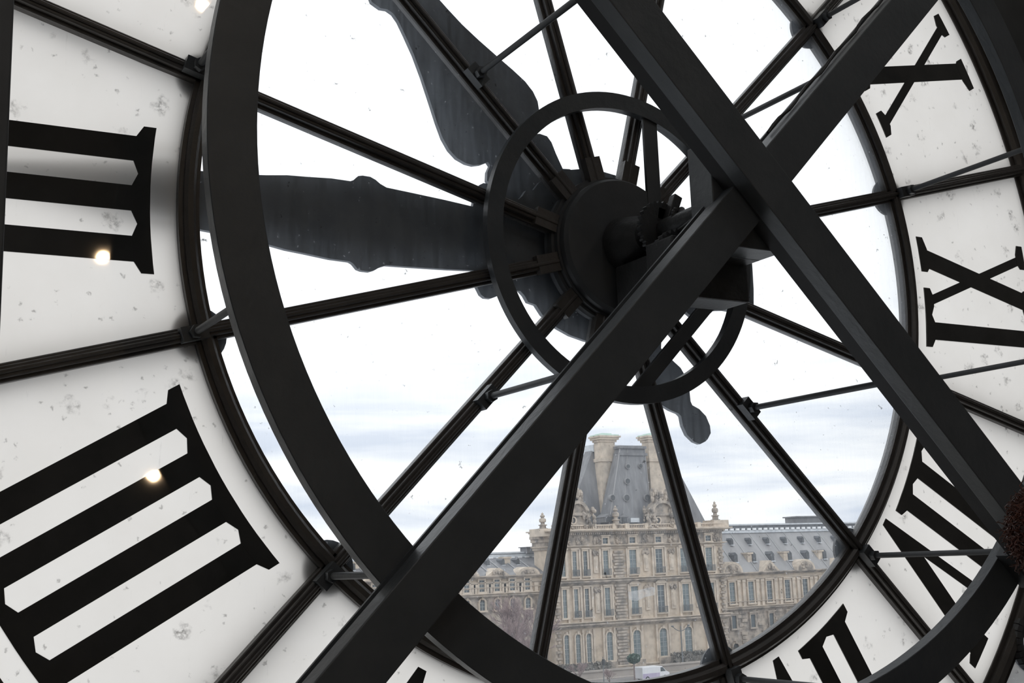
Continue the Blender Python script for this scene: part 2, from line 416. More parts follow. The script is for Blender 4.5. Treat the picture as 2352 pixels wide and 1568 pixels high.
def mat_film():
    m, n, l = nt('dried_film'); o = n.new('ShaderNodeOutputMaterial'); tr = n.new('ShaderNodeBsdfTransparent'); du = n.new('ShaderNodeBsdfTranslucent'); du.inputs[0].default_value = (.8, .8, .8, 1)
    mr = n.new('ShaderNodeMapRange'); mr.inputs[1].default_value = .35; mr.inputs[2].default_value = .65; mr.inputs[3].default_value = .18; mr.inputs[4].default_value = .42
    l.new(noise(n, l, 30, 4), mr.inputs[0]); l.new(mixs(n, l, mr.outputs[0], tr.outputs[0], du.outputs[0]), o.inputs[0]); MATS['dried_film'] = m
mat_film()
F = [at(px, py, -.0045) for px, py in ((1443, 1359), (1470, 1354), (1498, 1347), (1505, 1350), (1503, 1366), (1480, 1371), (1463, 1380), (1445, 1377))]
tag(cpart(MB().prism([(q.x, q.z) for q in F], -.0045, -.0035), 'dried_film', 'dried_film'), 'pale smear of dried film on the lower clear pane')
# hub
cpart(MB().ring([(.0005, .14), (.20, .14), (.30, .10), (.345, .03), (.345, -.03), (.33, -.03), (.33, -.055), (.318, -.055), (.318, -.09), (.305, -.11), (.0005, -.115)], n=72), 'hub_drum', 'iron_dark', smooth=30)
# stiffening ring round the hub, with two straight chords
cpart(MB().ring([(.645, -.125), (.722, -.125), (.722, -.085), (.690, -.085), (.690, -.05), (.665, -.05), (.665, -.085), (.645, -.085)], n=120), 'hub_ring', 'iron_paint', smooth=30)
cpart(MB().box(.140, .217, -.115, -.095, .0, .635), 'ring_bar', 'iron_dark', bevel=.004)
m = MB(); c45 = math.sqrt(.5)
def diag(s, t): return (s*c45+t*c45, s*c45-t*c45)
m.prism([diag(-.47, .452), diag(.30, .460), diag(.30, .528), diag(-.44, .520)], -.115, -.095)
cpart(m, 'ring_bar', 'iron_dark', bevel=.004)

# hands, outside the glass
def hand(name, half, ang, y, lbl, tip=None):
    pts = [(u, -w) for u, w in half]+[(u, w) for u, w in half[::-1] if w > 0]
    m = MB(); a = R(ang)
    # strips between successive stations give clean faces
    for (u0, w0), (u1, w1) in zip(half[:-1], half[1:]):
        w0 = max(w0, .001); w1 = max(w1, .001)
        m.prism([rot2(u0, -w0, a), rot2(u1, -w1, a), rot2(u1, w1, a), rot2(u0, w0, a)], y-.012, y+.012)
    o = cpart(m, name, 'hand_metal'); tag(o, lbl)
    return o
minute = [(-.925, .06), (-.918, .16), (-.90, .205), (-.86, .205), (-.80, .19), (-.73, .187), (-.66, .195), (-.61, .235), (-.57, .25), (-.53, .245), (-.49, .22), (-.45, .212), (-.42, .225), (-.40, .26), (-.36, .268), (-.328, .31), (-.25, .364), (-.18, .392), (-.10, .41), (0, .42), (.10, .41),
          (.18, .392), (.25, .364), (.328, .31), (.36, .268), (.40, .26), (.42, .23), (.44, .213), (.49, .216), (.53, .235), (.564, .251), (.59, .262), (.62, .262), (.64, .25), (.66, .215), (.675, .145), (.81, .155), (.99, .165), (1.09, .170), (1.12, .182), (1.14, .196), (1.165, .206), (1.20, .206), (1.22, .201), (1.24, .180), (1.255, .173), (1.34, .172), (1.45, .162), (1.53, .156), (1.62, .142), (1.75, .126), (1.885, .118), (1.95, .122), (2.02, .135), (2.10, .135), (2.2, .11), (2.4, .075), (2.6, .045), (2.82, .006)]
hour = [(-1.06, .01), (-1.05, .045), (-1.02, .066), (-.97, .078), (-.92, .068), (-.88, .046), (-.86, .05), (-.82, .078), (-.76, .108), (-.70, .112), (-.64, .095), (-.56, .08), (-.50, .14), (-.45, .2), (-.40, .225), (-.36, .236), (-.30, .235), (-.2, .25), (0, .26), (.2, .25), (.30, .236), (.36, .236), (.40, .218), (.422, .184), (.50, .2), (.555, .215), (.59, .213), (.62, .185), (.636, .152), (.655, .152), (.663, .190), (.68, .228), (.707, .256), (.75, .281), (.80, .290), (.86, .284), (.932, .262), (1.03, .227), (1.14, .189), (1.24, .159), (1.335, .139), (1.40, .127), (1.44, .128), (1.468, .142), (1.487, .169), (1.51, .18), (1.53, .189), (1.56, .18), (1.58, .12), (1.66, .07), (1.80, .01)]
hand('minute_hand', minute, 178.8, .10, 'long grey leaf-shaped minute hand outside the glass pointing to III')
hand('hour_hand', hour, 128, .215, 'grey hour hand outside the glass pointing up past the I')
# glass beside the dial's foot, with an iron scroll in each
for s in (-1, 1):
    P = [(s*3.17*math.cos(R(a)), -3.17*math.sin(R(a))) for a in range(0, 91, 6)]
    m = MB()
    for p, q in zip(P[:-1], P[1:]):
        m.prism([p, (s*3.19, p[1]), (s*3.19, q[1]), q], 0, .006)
    sp = cpart(m, 'spandrel_pane', 'clear_glass')
    m = MB(); c = (s*2.66, -1.93)
    for k in range(26):
        t0, t1 = k/26*5.4, (k+1)/26*5.4
        r0, r1 = .165-.02*t0, .165-.02*t1
        a, b = [(c[0]+s*r*math.cos(t+2.2), 0, c[1]+r*math.sin(t+2.2)) for t, r in ((t0, r0), (t1, r1))]
        m.tube(a, b, .035, n=8)
    m.build('iron_scroll', 'iron_dark', sp, smooth=40)

# ---------------------------------------------------------------- iron frame that carries the dial
frame = thing('support_frame', 'black iron frame of one large ring and two crossed beams before the dial', 'frame', (0, -.9, FLOOR))
def fpart(mb, name, m='iron_paint', parent=None, **k):
    o = mb.build(name, m, parent or frame, **k)
    if parent is None: o.location = (0, .9, -FLOOR)
    return o
fpart(MB().ring([(1.968, -.872), (2.130, -.872), (2.130, -.812), (1.968, -.812)], n=200), 'frame_ring', smooth=30, bevel=.003)
def beam(ang, yf, d1, d2, inset, flange):
    w = .0875; L = 3.62; a = R(ang)
    def bar(mb, w, y0, y1): return mb.prism([rot2(u, v, a) for u, v in ((-L, -w), (L, -w), (L, w), (-L, w))], y0, y1)
    b = fpart(bar(MB(), w, yf, yf+d1), 'diagonal_beam', bevel=.004)
    fpart(bar(MB(), w-inset, yf+d1-.002, yf+d2), 'beam_web', 'iron_web_shaded', b)
    if flange: fpart(bar(MB(), w, yf+d2-.002, yf+d2+.010), 'rear_flange', 'iron_paint', b)
    return b
beam(45, -1.0, .088, .122, .022, True); beam(135, -1.09, .080, .150, .003, False)
# blocks that space the front beam off the ring
for s in (-1, 1):
    m = MB(); a = R(135)
    m.prism([rot2(s*u, v, a) for u, v in ((1.95, -.08), (2.15, -.08), (2.15, .08), (1.95, .08))], -.942, -.872)
    fpart(m, 'spacer_block', 'iron_dark')
# tie rods from the dial to the frame
rodm = {}
for y1 in (-.815, -.868, -.942):
    m = MB().tube((0, -.035, 0), (0, y1, 0), .0135, n=14)
    rodm[y1] = m.mesh('tie_rod', 'iron_dark', 40)
clm = MB().box(-.05, .05, -.075, -.03, -.028, .028).add([], []).mesh('rod_bracket', 'iron_paint')
nutm = MB().tube((0, -.075, 0), (0, -.105, 0), .026, n=6).mesh('rod_nut', 'iron_paint')
for r, lst in ((2.005, SPK), (1.005, [45, 135, 225, 315])):
    for a in lst:
        y1 = -.815 if r > 1.5 else (-.868 if a in (45, 225) else -.942)
        o = mkobj('tie_rod', rodm[y1], frame, (r*math.cos(R(a)), .9, r*math.sin(R(a))-FLOOR), (0, -R(a), 0))
        mkobj('rod_bracket', clm, o); mkobj('rod_nut', nutm, o)
# plate behind the crossing
fpart(MB().box(-.174, .170, -.938, -.80, -.217, .205), 'centre_plate', 'iron_paint', bevel=.004)
fpart(MB().box(.02, .170, -.80, -.70, -.217, -.12), 'shelf_block', 'mechanism_iron', bevel=.003)

# ---------------------------------------------------------------- motion work between hub and crossing
mech = thing('clock_mechanism', 'dark clockwork with shaft, gears and levers between hub and crossed beams', 'mechanism', (0, -.45, 0))
def mpart(mb, name, m='mechanism_iron', **k):
    o = mb.build(name, m, mech, **k); o.location = (0, .45, 0); return o
mpart(MB().tube((0, -.10, 0), (0, -.80, 0), .045, n=24), 'arbor', smooth=40)
mpart(MB().ring([(.0005, -.12), (.13, -.12), (.11, -.22), (.07, -.28), (.0005, -.28)], n=40), 'hub_cone', smooth=40)
def gear(r, y0, y1, cx, cz, teeth):
    m = MB(); P = []
    for i in range(teeth*4):
        a = 2*math.pi*i/(teeth*4); rr = r if i % 4 < 2 else r*.92
        P.append((cx+rr*math.cos(a), cz+rr*math.sin(a)))
    m.prism(P, y0, y1); return m
mpart(gear(.13, -.40, -.375, 0, 0, 30), 'gear_wheel'); mpart(gear(.10, -.47, -.445, .04, -.15, 24), 'gear_wheel')
mpart(gear(.16, -.56, -.53, -.03, -.20, 36), 'gear_wheel')
mpart(MB().box(-.20, .19, -.70, -.52, -.37, -.12), 'motor_housing', bevel=.01)
mpart(MB().box(-.10, .10, -.52, -.16, -.33, -.12), 'gear_case', bevel=.01)
def strut(name, a, b, w, Y, t=.02):
    A, B = at(*a, Y), at(*b, Y); d = Vector((B.x-A.x, B.z-A.z)).normalized(); n = Vector((-d.y, d.x))*w/2
    return mpart(MB().prism([(A.x+n.x, A.z+n.y), (A.x-n.x, A.z-n.y), (B.x-n.x, B.z-n.y), (B.x+n.x, B.z+n.y)], Y-t, Y+t), name, bevel=.003)
strut('lever', (1553, 452), (1532, 520), .042, -.42)
strut('lever', (1505, 490), (1530, 500), .055, -.38)
strut('lever', (1530, 535), (1585, 505), .05, -.45)
mpart(MB().tube(at(1565, 482, -.45), at(1572, 520, -.55), .016, n=10), 'link_pin', smooth=40)
A = at(1565, 500, -.5); mp_ = MB()
for k in range(14):
    t0, t1 = [2.2+3.6*(k+j)/14 for j in (0, 1)]
    mp_.tube((A.x+.045*math.cos(t0), -.5, A.z+.045*math.sin(t0)), (A.x+.045*math.cos(t1), -.5, A.z+.045*math.sin(t1)), .010, n=8)
mpart(mp_, 'hook', smooth=50)
mpart(MB().tube(at(1540, 545, -.5), at(1640, 470, -.78), .012, n=8), 'push_rod', smooth=40)

# cable tied along the upper beam
m = MB(); P = []
for k in range(26):
    t = .30+.055*k; wob = .006*math.sin(k*1.3)+.003*random.uniform(-1, 1)
    u, v = rot2(t, .088+.012+wob*.6, R(45)); P.append(Vector((u, -.93+wob, v)))
for p, q in zip(P[:-1], P[1:]): m.tube(p, q, .007, n=6)
tag(m.build('cable', 'cord_black', smooth=60), 'thin black cable tied along the top of the upper right beam', 'cable')

# post at the left edge of the view
m = MB().box(-3.02, -2.715, -1.0, -.87, FLOOR, CEIL)
post = m.build('iron_post', 'iron_dark', bevel=.006)
tag(post, 'plain black upright post at the left edge before numeral III', 'post')

# ---------------------------------------------------------------- lamps of the room (seen as reflections in the milk glass)
def spotlight(px, L, lbl, r, ang):
    P = at(*px, 0); K = TILT[ang]; P = at(*px, milk_y(math.hypot(P.x, P.z), ang)); d = (P-CAM); t = L-d.length; d = d.normalized()
    rr = math.hypot(P.x, P.z); n = Vector((K*P.x/rr, -1, K*P.z/rr)).normalized(); d = d-2*d.dot(n)*n; C = P+d*t
    o = thing('spotlight', lbl, 'lamp', C, 'warm spotlights hanging in the room')
    f = -d                                           # the lamp looks at the dial
    mb = MB().tube(f*.004, -f*.16, r*1.12, r*.9, 20); mb.build('lamp_case', 'lamp_case', o, smooth=40)
    mb = MB().tube(f*.012, f*.004, r, r, 24); mb.build('lamp_lens', 'lamp_glow', o)
    mb = MB().tube(-f*.08+Vector((0, 0, r)), (-f.x*.08, -f.y*.08, CEIL-C.z), .008, n=8); mb.build('cord', 'cord_black', o)
    return C
spotlight((237, 590), 13.5, 'warm spotlight hanging at middle height, reflected below the III', .070, 180)
spotlight((353, 1093), 15.0, 'warm spotlight on the longest cord, reflected in the IIII', .074, 210)
spotlight((468, 14), 12.0, 'warm spotlight close under the ceiling, reflected at the upper left', .062, 150)

# fill lamps added on the ceiling to brighten the iron from the room's side
for i, (x, y) in enumerate(((-5.6, -4.0), (-5.6, -7.5), (-5.6, -11.0), (-3.6, -5.8), (-3.6, -9.2), (-3.6, -12.6), (.5, -3.4), (4.0, -3.4))):
    o = thing('added_fill_lamp', ['added round white fill lamp nearest the dial in the left row', 'middle added round white fill lamp of the left row', 'rearmost added round white fill lamp of the left row',
        'foremost added round white fill lamp over the viewer', 'middle added round white fill lamp of the row over the viewer', 'rearmost added round white fill lamp of the row over the viewer',
        'added round white fill lamp before the middle of the dial', 'added round white fill lamp before the right half of the dial'][i], 'lamp', (x, y, CEIL), 'round fill lamps added to brighten the iron')
    MB().tube((0, 0, 0), (0, 0, -.08), .40, .36, 32).build('fill_lamp_rim', 'lamp_case', o, smooth=40)
    MB().tube((0, 0, -.078), (0, 0, -.10), .33, .30, 32).build('fill_lamp_diffuser', 'fill_lamp_white', o, smooth=40)

# ---------------------------------------------------------------- the person at the right edge
def person():
    d = CROT @ Vector(((2408-1176)/FPX, -(1238-784)/FPX, -1)); H = CAM+d.normalized()*4.3
    root = thing('person', 'person with bushy auburn hair in a black coat, cut by the right edge', 'person', (H.x+.05, H.y, FLOOR))
    hz = H.z-FLOOR
    def V(x, y, z): return (x, y, z)
    s = hz/1.60
    J = {'pel': (.06, 0, .93), 'spine': (.06, 0, 1.15), 'chest': (.05, 0, 1.33), 'neck': (.01, 0, 1.46), 'nk2': (-.01, 0, 1.52),
         'shL': (.05, .17, 1.39), 'shR': (.05, -.17, 1.39), 'elL': (.10, .22, 1.12), 'elR': (.10, -.22, 1.12), 'wrL': (.26, .17, 1.02), 'wrR': (.26, -.17, 1.02),
         'hpL': (.06, .09, .88), 'hpR': (.06, -.09, .88), 'knL': (.08, .10, .48), 'knR': (.06, -.10, .48), 'anL': (.05, .10, .09), 'anR': (.03, -.10, .09), 'toL': (.19, .11, .035), 'toR': (.17, -.11, .035)}
    for k_ in J:
        x_, y_, z_ = J[k_]; J[k_] = (x_+max(0, min(.20, (1.56-z_)*1.1)), y_, z_)
    RR = {'pel': .15, 'spine': .135, 'chest': .145, 'neck': .06, 'nk2': .055, 'shL': .075, 'shR': .075, 'elL': .052, 'elR': .052, 'wrL': .036, 'wrR': .036,
          'hpL': .095, 'hpR': .095, 'knL': .065, 'knR': .065, 'anL': .045, 'anR': .045, 'toL': .035, 'toR': .035}
    ED = [('pel', 'spine'), ('spine', 'chest'), ('chest', 'neck'), ('neck', 'nk2'), ('chest', 'shL'), ('chest', 'shR'), ('shL', 'elL'), ('elL', 'wrL'), ('shR', 'elR'), ('elR', 'wrR'),
          ('pel', 'hpL'), ('pel', 'hpR'), ('hpL', 'knL'), ('knL', 'anL'), ('anL', 'toL'), ('hpR', 'knR'), ('knR', 'anR'), ('anR', 'toR')]
    def skin(name, keys, edges, mt, grow=0, J=J, RR=RR, sub=2):
        ks = list(keys); me = bpy.data.meshes.new(name)
        me.from_pydata([tuple(c*s for c in J[k]) for k in ks], [(ks.index(a), ks.index(b)) for a, b in edges], [])
        o = bpy.data.objects.new(name, me); COL.objects.link(o); o.parent = root
        o.modifiers.new('skin', 'SKIN').use_smooth_shade = True
        for i, k in enumerate(ks): r = (RR[k]+grow)*s; me.skin_vertices[0].data[i].radius = (r, r)
        me.skin_vertices[0].data[0].use_root = True
        q = o.modifiers.new('sub', 'SUBSURF'); q.levels = sub; q.render_levels = sub
        me.materials.append(MATS[mt]); return o
    # one continuous body, head included
    J2 = dict(J); R2 = dict(RR)
    J2.update(hd1=(.02, 0, 1.57), hd2=(.01, 0, 1.66)); R2.update(hd1=.075, hd2=.085)
    skin('body', list(J2), ED+[('nk2', 'hd1'), ('hd1', 'hd2')], 'skin', 0, J2, R2)
    up = ['pel', 'spine', 'chest', 'shL', 'shR', 'elL', 'elR', 'wrL', 'wrR', 'hpL', 'hpR']
    skin('coat', up, [e for e in ED if e[0] in up and e[1] in up], 'coat_black', .018)
    lo = ['pel', 'hpL', 'hpR', 'knL', 'knR', 'anL', 'anR']
    skin('trousers', lo, [e for e in ED if e[0] in lo and e[1] in lo], 'trouser', .012)
    for sd in ('L', 'R'):
        skin('shoe', ['an'+sd, 'to'+sd], [('an'+sd, 'to'+sd)], 'shoe', .014)
        y = 1 if sd == 'L' else -1; wx, wy, wz = J['wr'+sd]
        Jh = {'p0': (wx, wy, wz), 'p1': (wx+.08, wy-.01*y, wz-.01)}; Rh = {'p0': .03, 'p1': .032}; E2 = [('p0', 'p1')]
        for k, (dy, ln) in enumerate(((.028, .07), (.010, .08), (-.009, .075), (-.027, .06))):
            a, b, c = 'a%d' % k, 'b%d' % k, 'c%d' % k
            Jh[a] = (wx+.09, wy+dy*y, wz-.012); Jh[b] = (wx+.09+ln*.55, wy+dy*1.1*y, wz-.025); Jh[c] = (wx+.09+ln*.85, wy+dy*1.1*y, wz-.06)
            Rh[a] = .010; Rh[b] = .009; Rh[c] = .008; E2 += [('p1', a), (a, b), (b, c)]
        Jh['t1'] = (wx+.05, wy-.045*y, wz); Jh['t2'] = (wx+.085, wy-.055*y, wz-.015); Rh['t1'] = .012; Rh['t2'] = .010
        E2 += [('p1', 't1'), ('t1', 't2')]
        skin('hand', list(Jh), E2, 'skin', 0, Jh, Rh, 1)
    # face looks to the right, away from the view
    for y in (-.032, .032):
        MB().lathe([(.001, -.013), (.011, -.006), (.013, 0), (.011, .006), (.001, .013)], (.098*s, y*s, 1.645*s), 12).build('eye', 'van_white', root, smooth=60)
    MB().hexa([(.09*s, -.018*s, 1.60*s), (.118*s, -.015*s, 1.605*s), (.118*s, .015*s, 1.605*s), (.09*s, .018*s, 1.60*s)], [(.085*s, -.006*s, 1.65*s), (.098*s, -.005*s, 1.65*s), (.098*s, .005*s, 1.65*s), (.085*s, .006*s, 1.65*s)]).build('nose', 'skin', root, smooth=60)
    MB().hexa([(.085*s, -.025*s, 1.57*s), (.10*s, -.02*s, 1.57*s), (.10*s, .02*s, 1.57*s), (.085*s, .025*s, 1.57*s)], [(.085*s, -.025*s, 1.582*s), (.10*s, -.02*s, 1.582*s), (.10*s, .02*s, 1.582*s), (.085*s, .025*s, 1.582*s)]).build('mouth', 'hair_auburn', root, smooth=60)
    # bushy hair: a cap of many short curls
    m = MB(); rnd = random.Random(3)
    cx, cy, cz = -.02*s, 0, 1.62*s
    for k in range(3600):
        th = rnd.uniform(0, 2*math.pi); ph = math.acos(rnd.uniform(-.8, 1))
        dx, dy, dz = math.sin(ph)*math.cos(th), math.sin(ph)*math.sin(th), math.cos(ph)
        if dx > .45 and dz < .55: continue
        k_ = rnd.uniform(.085, .135)
        p = Vector((cx+dx*k_, cy+dy*k_, cz+dz*k_*1.15)); dr = Vector((dx, dy, dz))
        for j in range(4):
            dr = (dr*.5+Vector((rnd.uniform(-1, 1), rnd.uniform(-1, 1), rnd.uniform(-1, .8)))).normalized()
            q = p+dr*.013; m.tube(p, q, .0034-.0006*j, .0028-.0006*j, 4); p = q
    m.build('hair', 'hair_auburn', root, smooth=80)['kind'] = 'stuff'
    m = MB().lathe([(.001, -.125), (.08, -.09), (.112, 0), (.09, .09), (.001, .14)], (cx-.012, cy, cz), 20)
    m.build('hair_cap', 'hair_auburn', root, smooth=80)
person()

# ================================================================ outside: the palace across the river
GROUND = -17.6
def X(px, py, Y): return at(px, py, Y).x
def Z(px, py, Y): return at(px, py, Y).z
struct(MB().box(-400, 900, 60, 1500, GROUND-1, GROUND).build('ground', 'ground_grey'))
struct(MB().box(-300, 700, 122, 140, GROUND, GROUND+.04).build('road', 'asphalt'))

class Bld:
    def __init__(s, name, label, loc):
        s.root = thing(name, label, 'building', loc); s.l = Vector(loc); s.cache = {}
    def part(s, mb, name, m, parent=None, kind=None, **k):
        o = mb.build(name, m, parent or s.root, **k)
        if parent is None: o.location = -s.l
        if kind: o['kind'] = kind
        return o
    def window(s, xc, z0, z1, w, Y, arch=False, glass='window_teal', sur='stone_pale', bars=(2, 4), name='window', head=None):
        h = z1-z0; key = (round(w, 2), round(h, 2), arch, glass, sur, head)
        if key not in s.cache:
            r = w/2; t = .22; m = MB()
            top = h-(r if arch else 0)
            m.box(-r-t, -r, -.30, .05, 0, top); m.box(r, r+t, -.30, .05, 0, top)
            m.box(-r-t-.12, r+t+.12, -.42, .05, -.25, 0)
            if arch:
                n = 8
                for i in range(n):
                    a, b = math.pi*i/n, math.pi*(i+1)/n
                    m.prism([(r*math.cos(a), top+r*math.sin(a)), ((r+t)*math.cos(a), top+(r+t)*math.sin(a)), ((r+t)*math.cos(b), top+(r+t)*math.sin(b)), (r*math.cos(b), top+r*math.sin(b))], -.34, .05)
                m.box(-.16, .16, -.48, .05, h-.05, h+t+.15)
            else:
                m.box(-r-t, r+t, -.34, .05, h, h+.28); m.box(-r-t-.15, r+t+.15, -.50, .05, h+.28, h+.45)
                if head == 'tri': m.prism([(-r-t-.2, h+.45), (r+t+.2, h+.45), (0, h+1.15)], -.5, .05)
                if head == 'arc': m.prism([((r+t+.2)*math.cos(math.pi*i/8), h+.45+.7*math.sin(math.pi*i/8)) for i in range(9)], -.5, .05)
            g = MB()
            if arch: g.prism([(-r, 0), (r, 0)]+[(r*math.cos(math.pi*i/8), top+r*math.sin(math.pi*i/8)) for i in range(9)], -.08, .02)
            else: g.box(-r, r, -.08, .02, 0, h)
            q = MB()
            for i in range(1, bars[0]): x = -r+w*i/bars[0]; q.box(x-.045, x+.045, -.13, -.07, 0, h)
            for i in range(1, bars[1]): z = h*i/bars[1]; q.box(-r, r, -.12, -.07, z-.035, z+.035)
            s.cache[key] = (m.mesh(name, sur), g.mesh('pane', glass), q.mesh('glazing_bars', 'window_bar') if q.v else None)
        a, b, c = s.cache[key]
        o = mkobj(name, a, s.root, Vector((xc, Y, z0))-s.l); mkobj('pane', b, o)
        if c: mkobj('glazing_bars', c, o)
        return o
def lumps(m, x0, x1, y0, y1, z0, z1, n, r, seed=1):
    rnd = random.Random(seed)
    for k in range(int(n*2.6)):
        c = (rnd.uniform(x0, x1), rnd.uniform(y0, y1), rnd.uniform(z0, z1)); q = r*rnd.uniform(.25, .85); e = rnd.uniform(.7, 1.9)
        m.lathe([(.01, -q*1.2*e), (q*.7, -q*.7*e), (q, 0), (q*.6, q*.8*e), (.01, q*1.2*e)], c, 6)
    return m
def finial(x, y, z0, z1):
    h = z1-z0
    P = [(.95, 0), (.95, .07*h), (.62, .08*h), (.58, .22*h), (.80, .24*h), (.80, .28*h), (.42, .30*h), (.36, .40*h), (.62, .44*h), (.66, .56*h), (.55, .63*h), (.30, .66*h), (.28, .70*h), (.46, .74*h), (.40, .82*h), (.20, .85*h), (.24, .92*h), (.08, .96*h), (.02, h)]
    return MB().lathe([(r*.80, z) for r, z in P], (x, y, z0), 12)

# ---------------------------------------------------------------- corner pavilion
YP = 147.0
def pavilion():
    zx = lambda py: Z(1458, py, YP)
    x0, x1 = X(1236, 1290, YP), X(1661, 1290, YP)
    B = Bld('palace_pavilion', 'tall honey stone palace pavilion with steep slate roof and two big chimneys', (107, YP, GROUND))
    P = B.part
    zc = zx(1222)
    x0 = X(1268, 1290, YP); DP = 5.0
    P(MB().box(x0, x1, YP, YP+DP, GROUND, zc), 'wall', 'stone')
    # string courses and cornice, each with a grimy drip edge
    def course(py0, py1, out, m='stone_pale', nm='string_course'):
        z0, z1 = zx(py1), zx(py0)
        mb = MB(); k = 3
        for i in range(k):
            f = out*(i+1)/k; mb.box(x0-f, x1+f, YP-f, YP+DP, z0+(z1-z0)*i/k, z0+(z1-z0)*(i+1)/k)
        return P(mb, nm, m)
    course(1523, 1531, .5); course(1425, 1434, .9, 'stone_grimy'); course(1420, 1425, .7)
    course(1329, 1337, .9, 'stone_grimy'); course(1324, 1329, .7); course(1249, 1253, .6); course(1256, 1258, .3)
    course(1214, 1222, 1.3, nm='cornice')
    mb = MB(); n = 90; z0, z1 = zx(1225), zx(1221)
    for i in range(n):
        x = x0+(x1-x0)*(i+.3)/n; mb.box(x, x+.22, YP-.75, YP, z0, z1)
    P(mb, 'modillions', 'stone_grimy', kind='stuff')
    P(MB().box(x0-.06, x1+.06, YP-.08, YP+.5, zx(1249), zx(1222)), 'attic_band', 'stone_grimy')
    # balustrade
    mb = MB(); z0, z1 = zx(1214), zx(1203)
    mb.box(x0, x1, YP-.55, YP-.1, z1-.18, z1); mb.box(x0, x1, YP-.55, YP-.1, z0, z0+.15)
    n = 100
    for i in range(n):
        x = x0+(x1-x0)*(i+.5)/n; mb.lathe([(.05, .1), (.13, .3), (.06, z1-z0-.15)], (x, YP-.32, z0), 5)
    for px in (1300, 1360, 1406, 1435, 1480, 1545, 1600): x = X(px, 1208, YP); mb.box(x-.35, x+.35, YP-.7, YP, z0, z1+.1)
    P(mb, 'balustrade', 'stone_pale', kind='stuff')
    # windows
    cols = [(1292, .7), (1318, .72), (1342.6, .72), (1389.8, .95), (1452, 1.32), (1512, 1.32), (1569, 1.32), (1627, 1.32)]
    rows = [(1233.5, 1246.5, 'a'), (1262, 1317, 'u'), (1346, 1409, 'm'), (1446, 1511, 'g')]
    for ci, (px, w) in enumerate(cols):
        xc = X(px, 1290, YP)
        for y0, y1, k in rows:
            if k == 'a' and w < .9 and ci != 0: continue
            if k == 'a': B.window(xc, zx(y1), zx(y0), min(w, 1.1), YP-.09, glass='window_dark', bars=(2, 2))
            elif k == 'g': B.window(xc, zx(y1), zx(y0), w+.1, YP, True, bars=(2, 6))
            else: B.window(xc, zx(y1), zx(y0), w, YP, head=('tri' if (k == 'm' and w > 1) else None), glass=('window_dark' if (ci+len(k)) % 3 == 0 else 'window_teal'), bars=(2, 5))
        # balcony grilles under the tall windows
        if w > .7:
            for y1 in (1317, 1409):
                mb = MB(); z = zx(y1)
                mb.box(xc-w/2-.25, xc+w/2+.25, YP-.62, YP-.56, z+.82, z+.9); mb.box(xc-w/2-.25, xc+w/2+.25, YP-.62, YP-.56, z, z+.06)
                for i in range(9): x = xc-w/2-.2+(w+.4)*i/8; mb.box(x-.03, x+.03, YP-.61, YP-.57, z, z+.85)
                P(mb, 'balcony_rail', 'lamp_iron')
            m2 = MB(); z = zx(1511); m2.box(xc-w/2-.55, xc+w/2+.55, YP-.55, YP, z-1.7, z-.2); P(m2, 'window_apron', 'stone_grimy')
    # pilasters and carved panels between the windows
    def strip(px, wpx, ya, yb, out, m='stone_pale', nm='pilaster'):
        a, b = X(px-wpx/2, 1290, YP), X(px+wpx/2, 1290, YP)
        return P(MB().box(a, b, YP-out, YP, zx(yb), zx(ya)), nm, m)
    for ya, yb in ((1258, 1324), (1340, 1420), (1437, 1523)):
        for px in (1300, 1330, 1355, 1377, 1402, 1439, 1465, 1498, 1527, 1556, 1583, 1613, 1641):
            strip(px, 4.5, ya, yb, .28)
    for px in (1367, 1482, 1541, 1598):
        for ya, yb in ((1272, 1312), (1355, 1402)):
            a, b = X(px-5, 1290, YP), X(px+5, 1290, YP)
            mb = MB().box(a, b, YP-.22, YP, zx(yb), zx(ya)); mb.box(a+.2, b-.2, YP-.30, YP, zx(yb)+.4, zx(ya)-.6)
            P(mb, 'wall_panel', 'stone_pale')
            P(lumps(MB(), a-.1, b+.1, YP-.4, YP-.1, zx(ya), zx(ya-9), 14, .22, px), 'carving', 'stone_grimy', kind='stuff')
    # rusticated quoins
    for px, wpx in ((1420, 28), (1655, 12), (1275, 12)):
        mb = MB(); a, b = X(px-wpx/2, 1290, YP), X(px+wpx/2, 1290, YP)
        z = GROUND+1.2; k = 0
        while z < zx(1262):
            if not any(zx(q+14) < z+.2 < zx(q) for q in (1324, 1420)):
                o = 0 if k % 2 else .28; mb.box(a+o, b-o, YP-.30, YP, z, z+.33)
            z += .45; k += 1
        P(mb, 'quoins', 'stone_grimy', kind='stuff')
    # frieze ornament of the attic
    for px in (1300, 1330, 1370, 1420, 1482, 1541, 1598, 1645):
        a, b = X(px-8, 1240, YP), X(px+8, 1240, YP)
        P(lumps(MB(), a, b, YP-.3, YP-.05, zx(1246), zx(1230), 16, .26, px+3), 'frieze_carving', 'stone_grimy', kind='stuff')
    # roofs
    zr0 = zx(1216); YR = YP+6.5
    rb0, rb1 = X(1294, 1200, YP+4.8), X(1628, 1196, YP+4.8); rt0, rt1 = X(1364, 1025, YR), X(1530, 1025, YR); zt = Z(1437, 1026, YR)
    P(MB().frustum(rb0, rb1, YP+4.8, YP+9, zr0, rt0, rt1, YR, YP+8.5, zt), 'roof', 'slate')
    mb = MB().box(rt0-.4, rt1+.4, YR-.4, YP+8.8, zt-.9, zt-.2); mb.box(rt0-.2, rt1+.2, YR-.2, YP+8.7, zt-.2, zt+.25)
    P(mb, 'roof_cresting', 'lead')
    Yc = YP+2.4
    c0, c1 = X(1396, 1198, YP+.5), X(1498, 1198, YP+.5); d0, d1 = X(1424, 1030, Yc), X(1480, 1030, Yc)
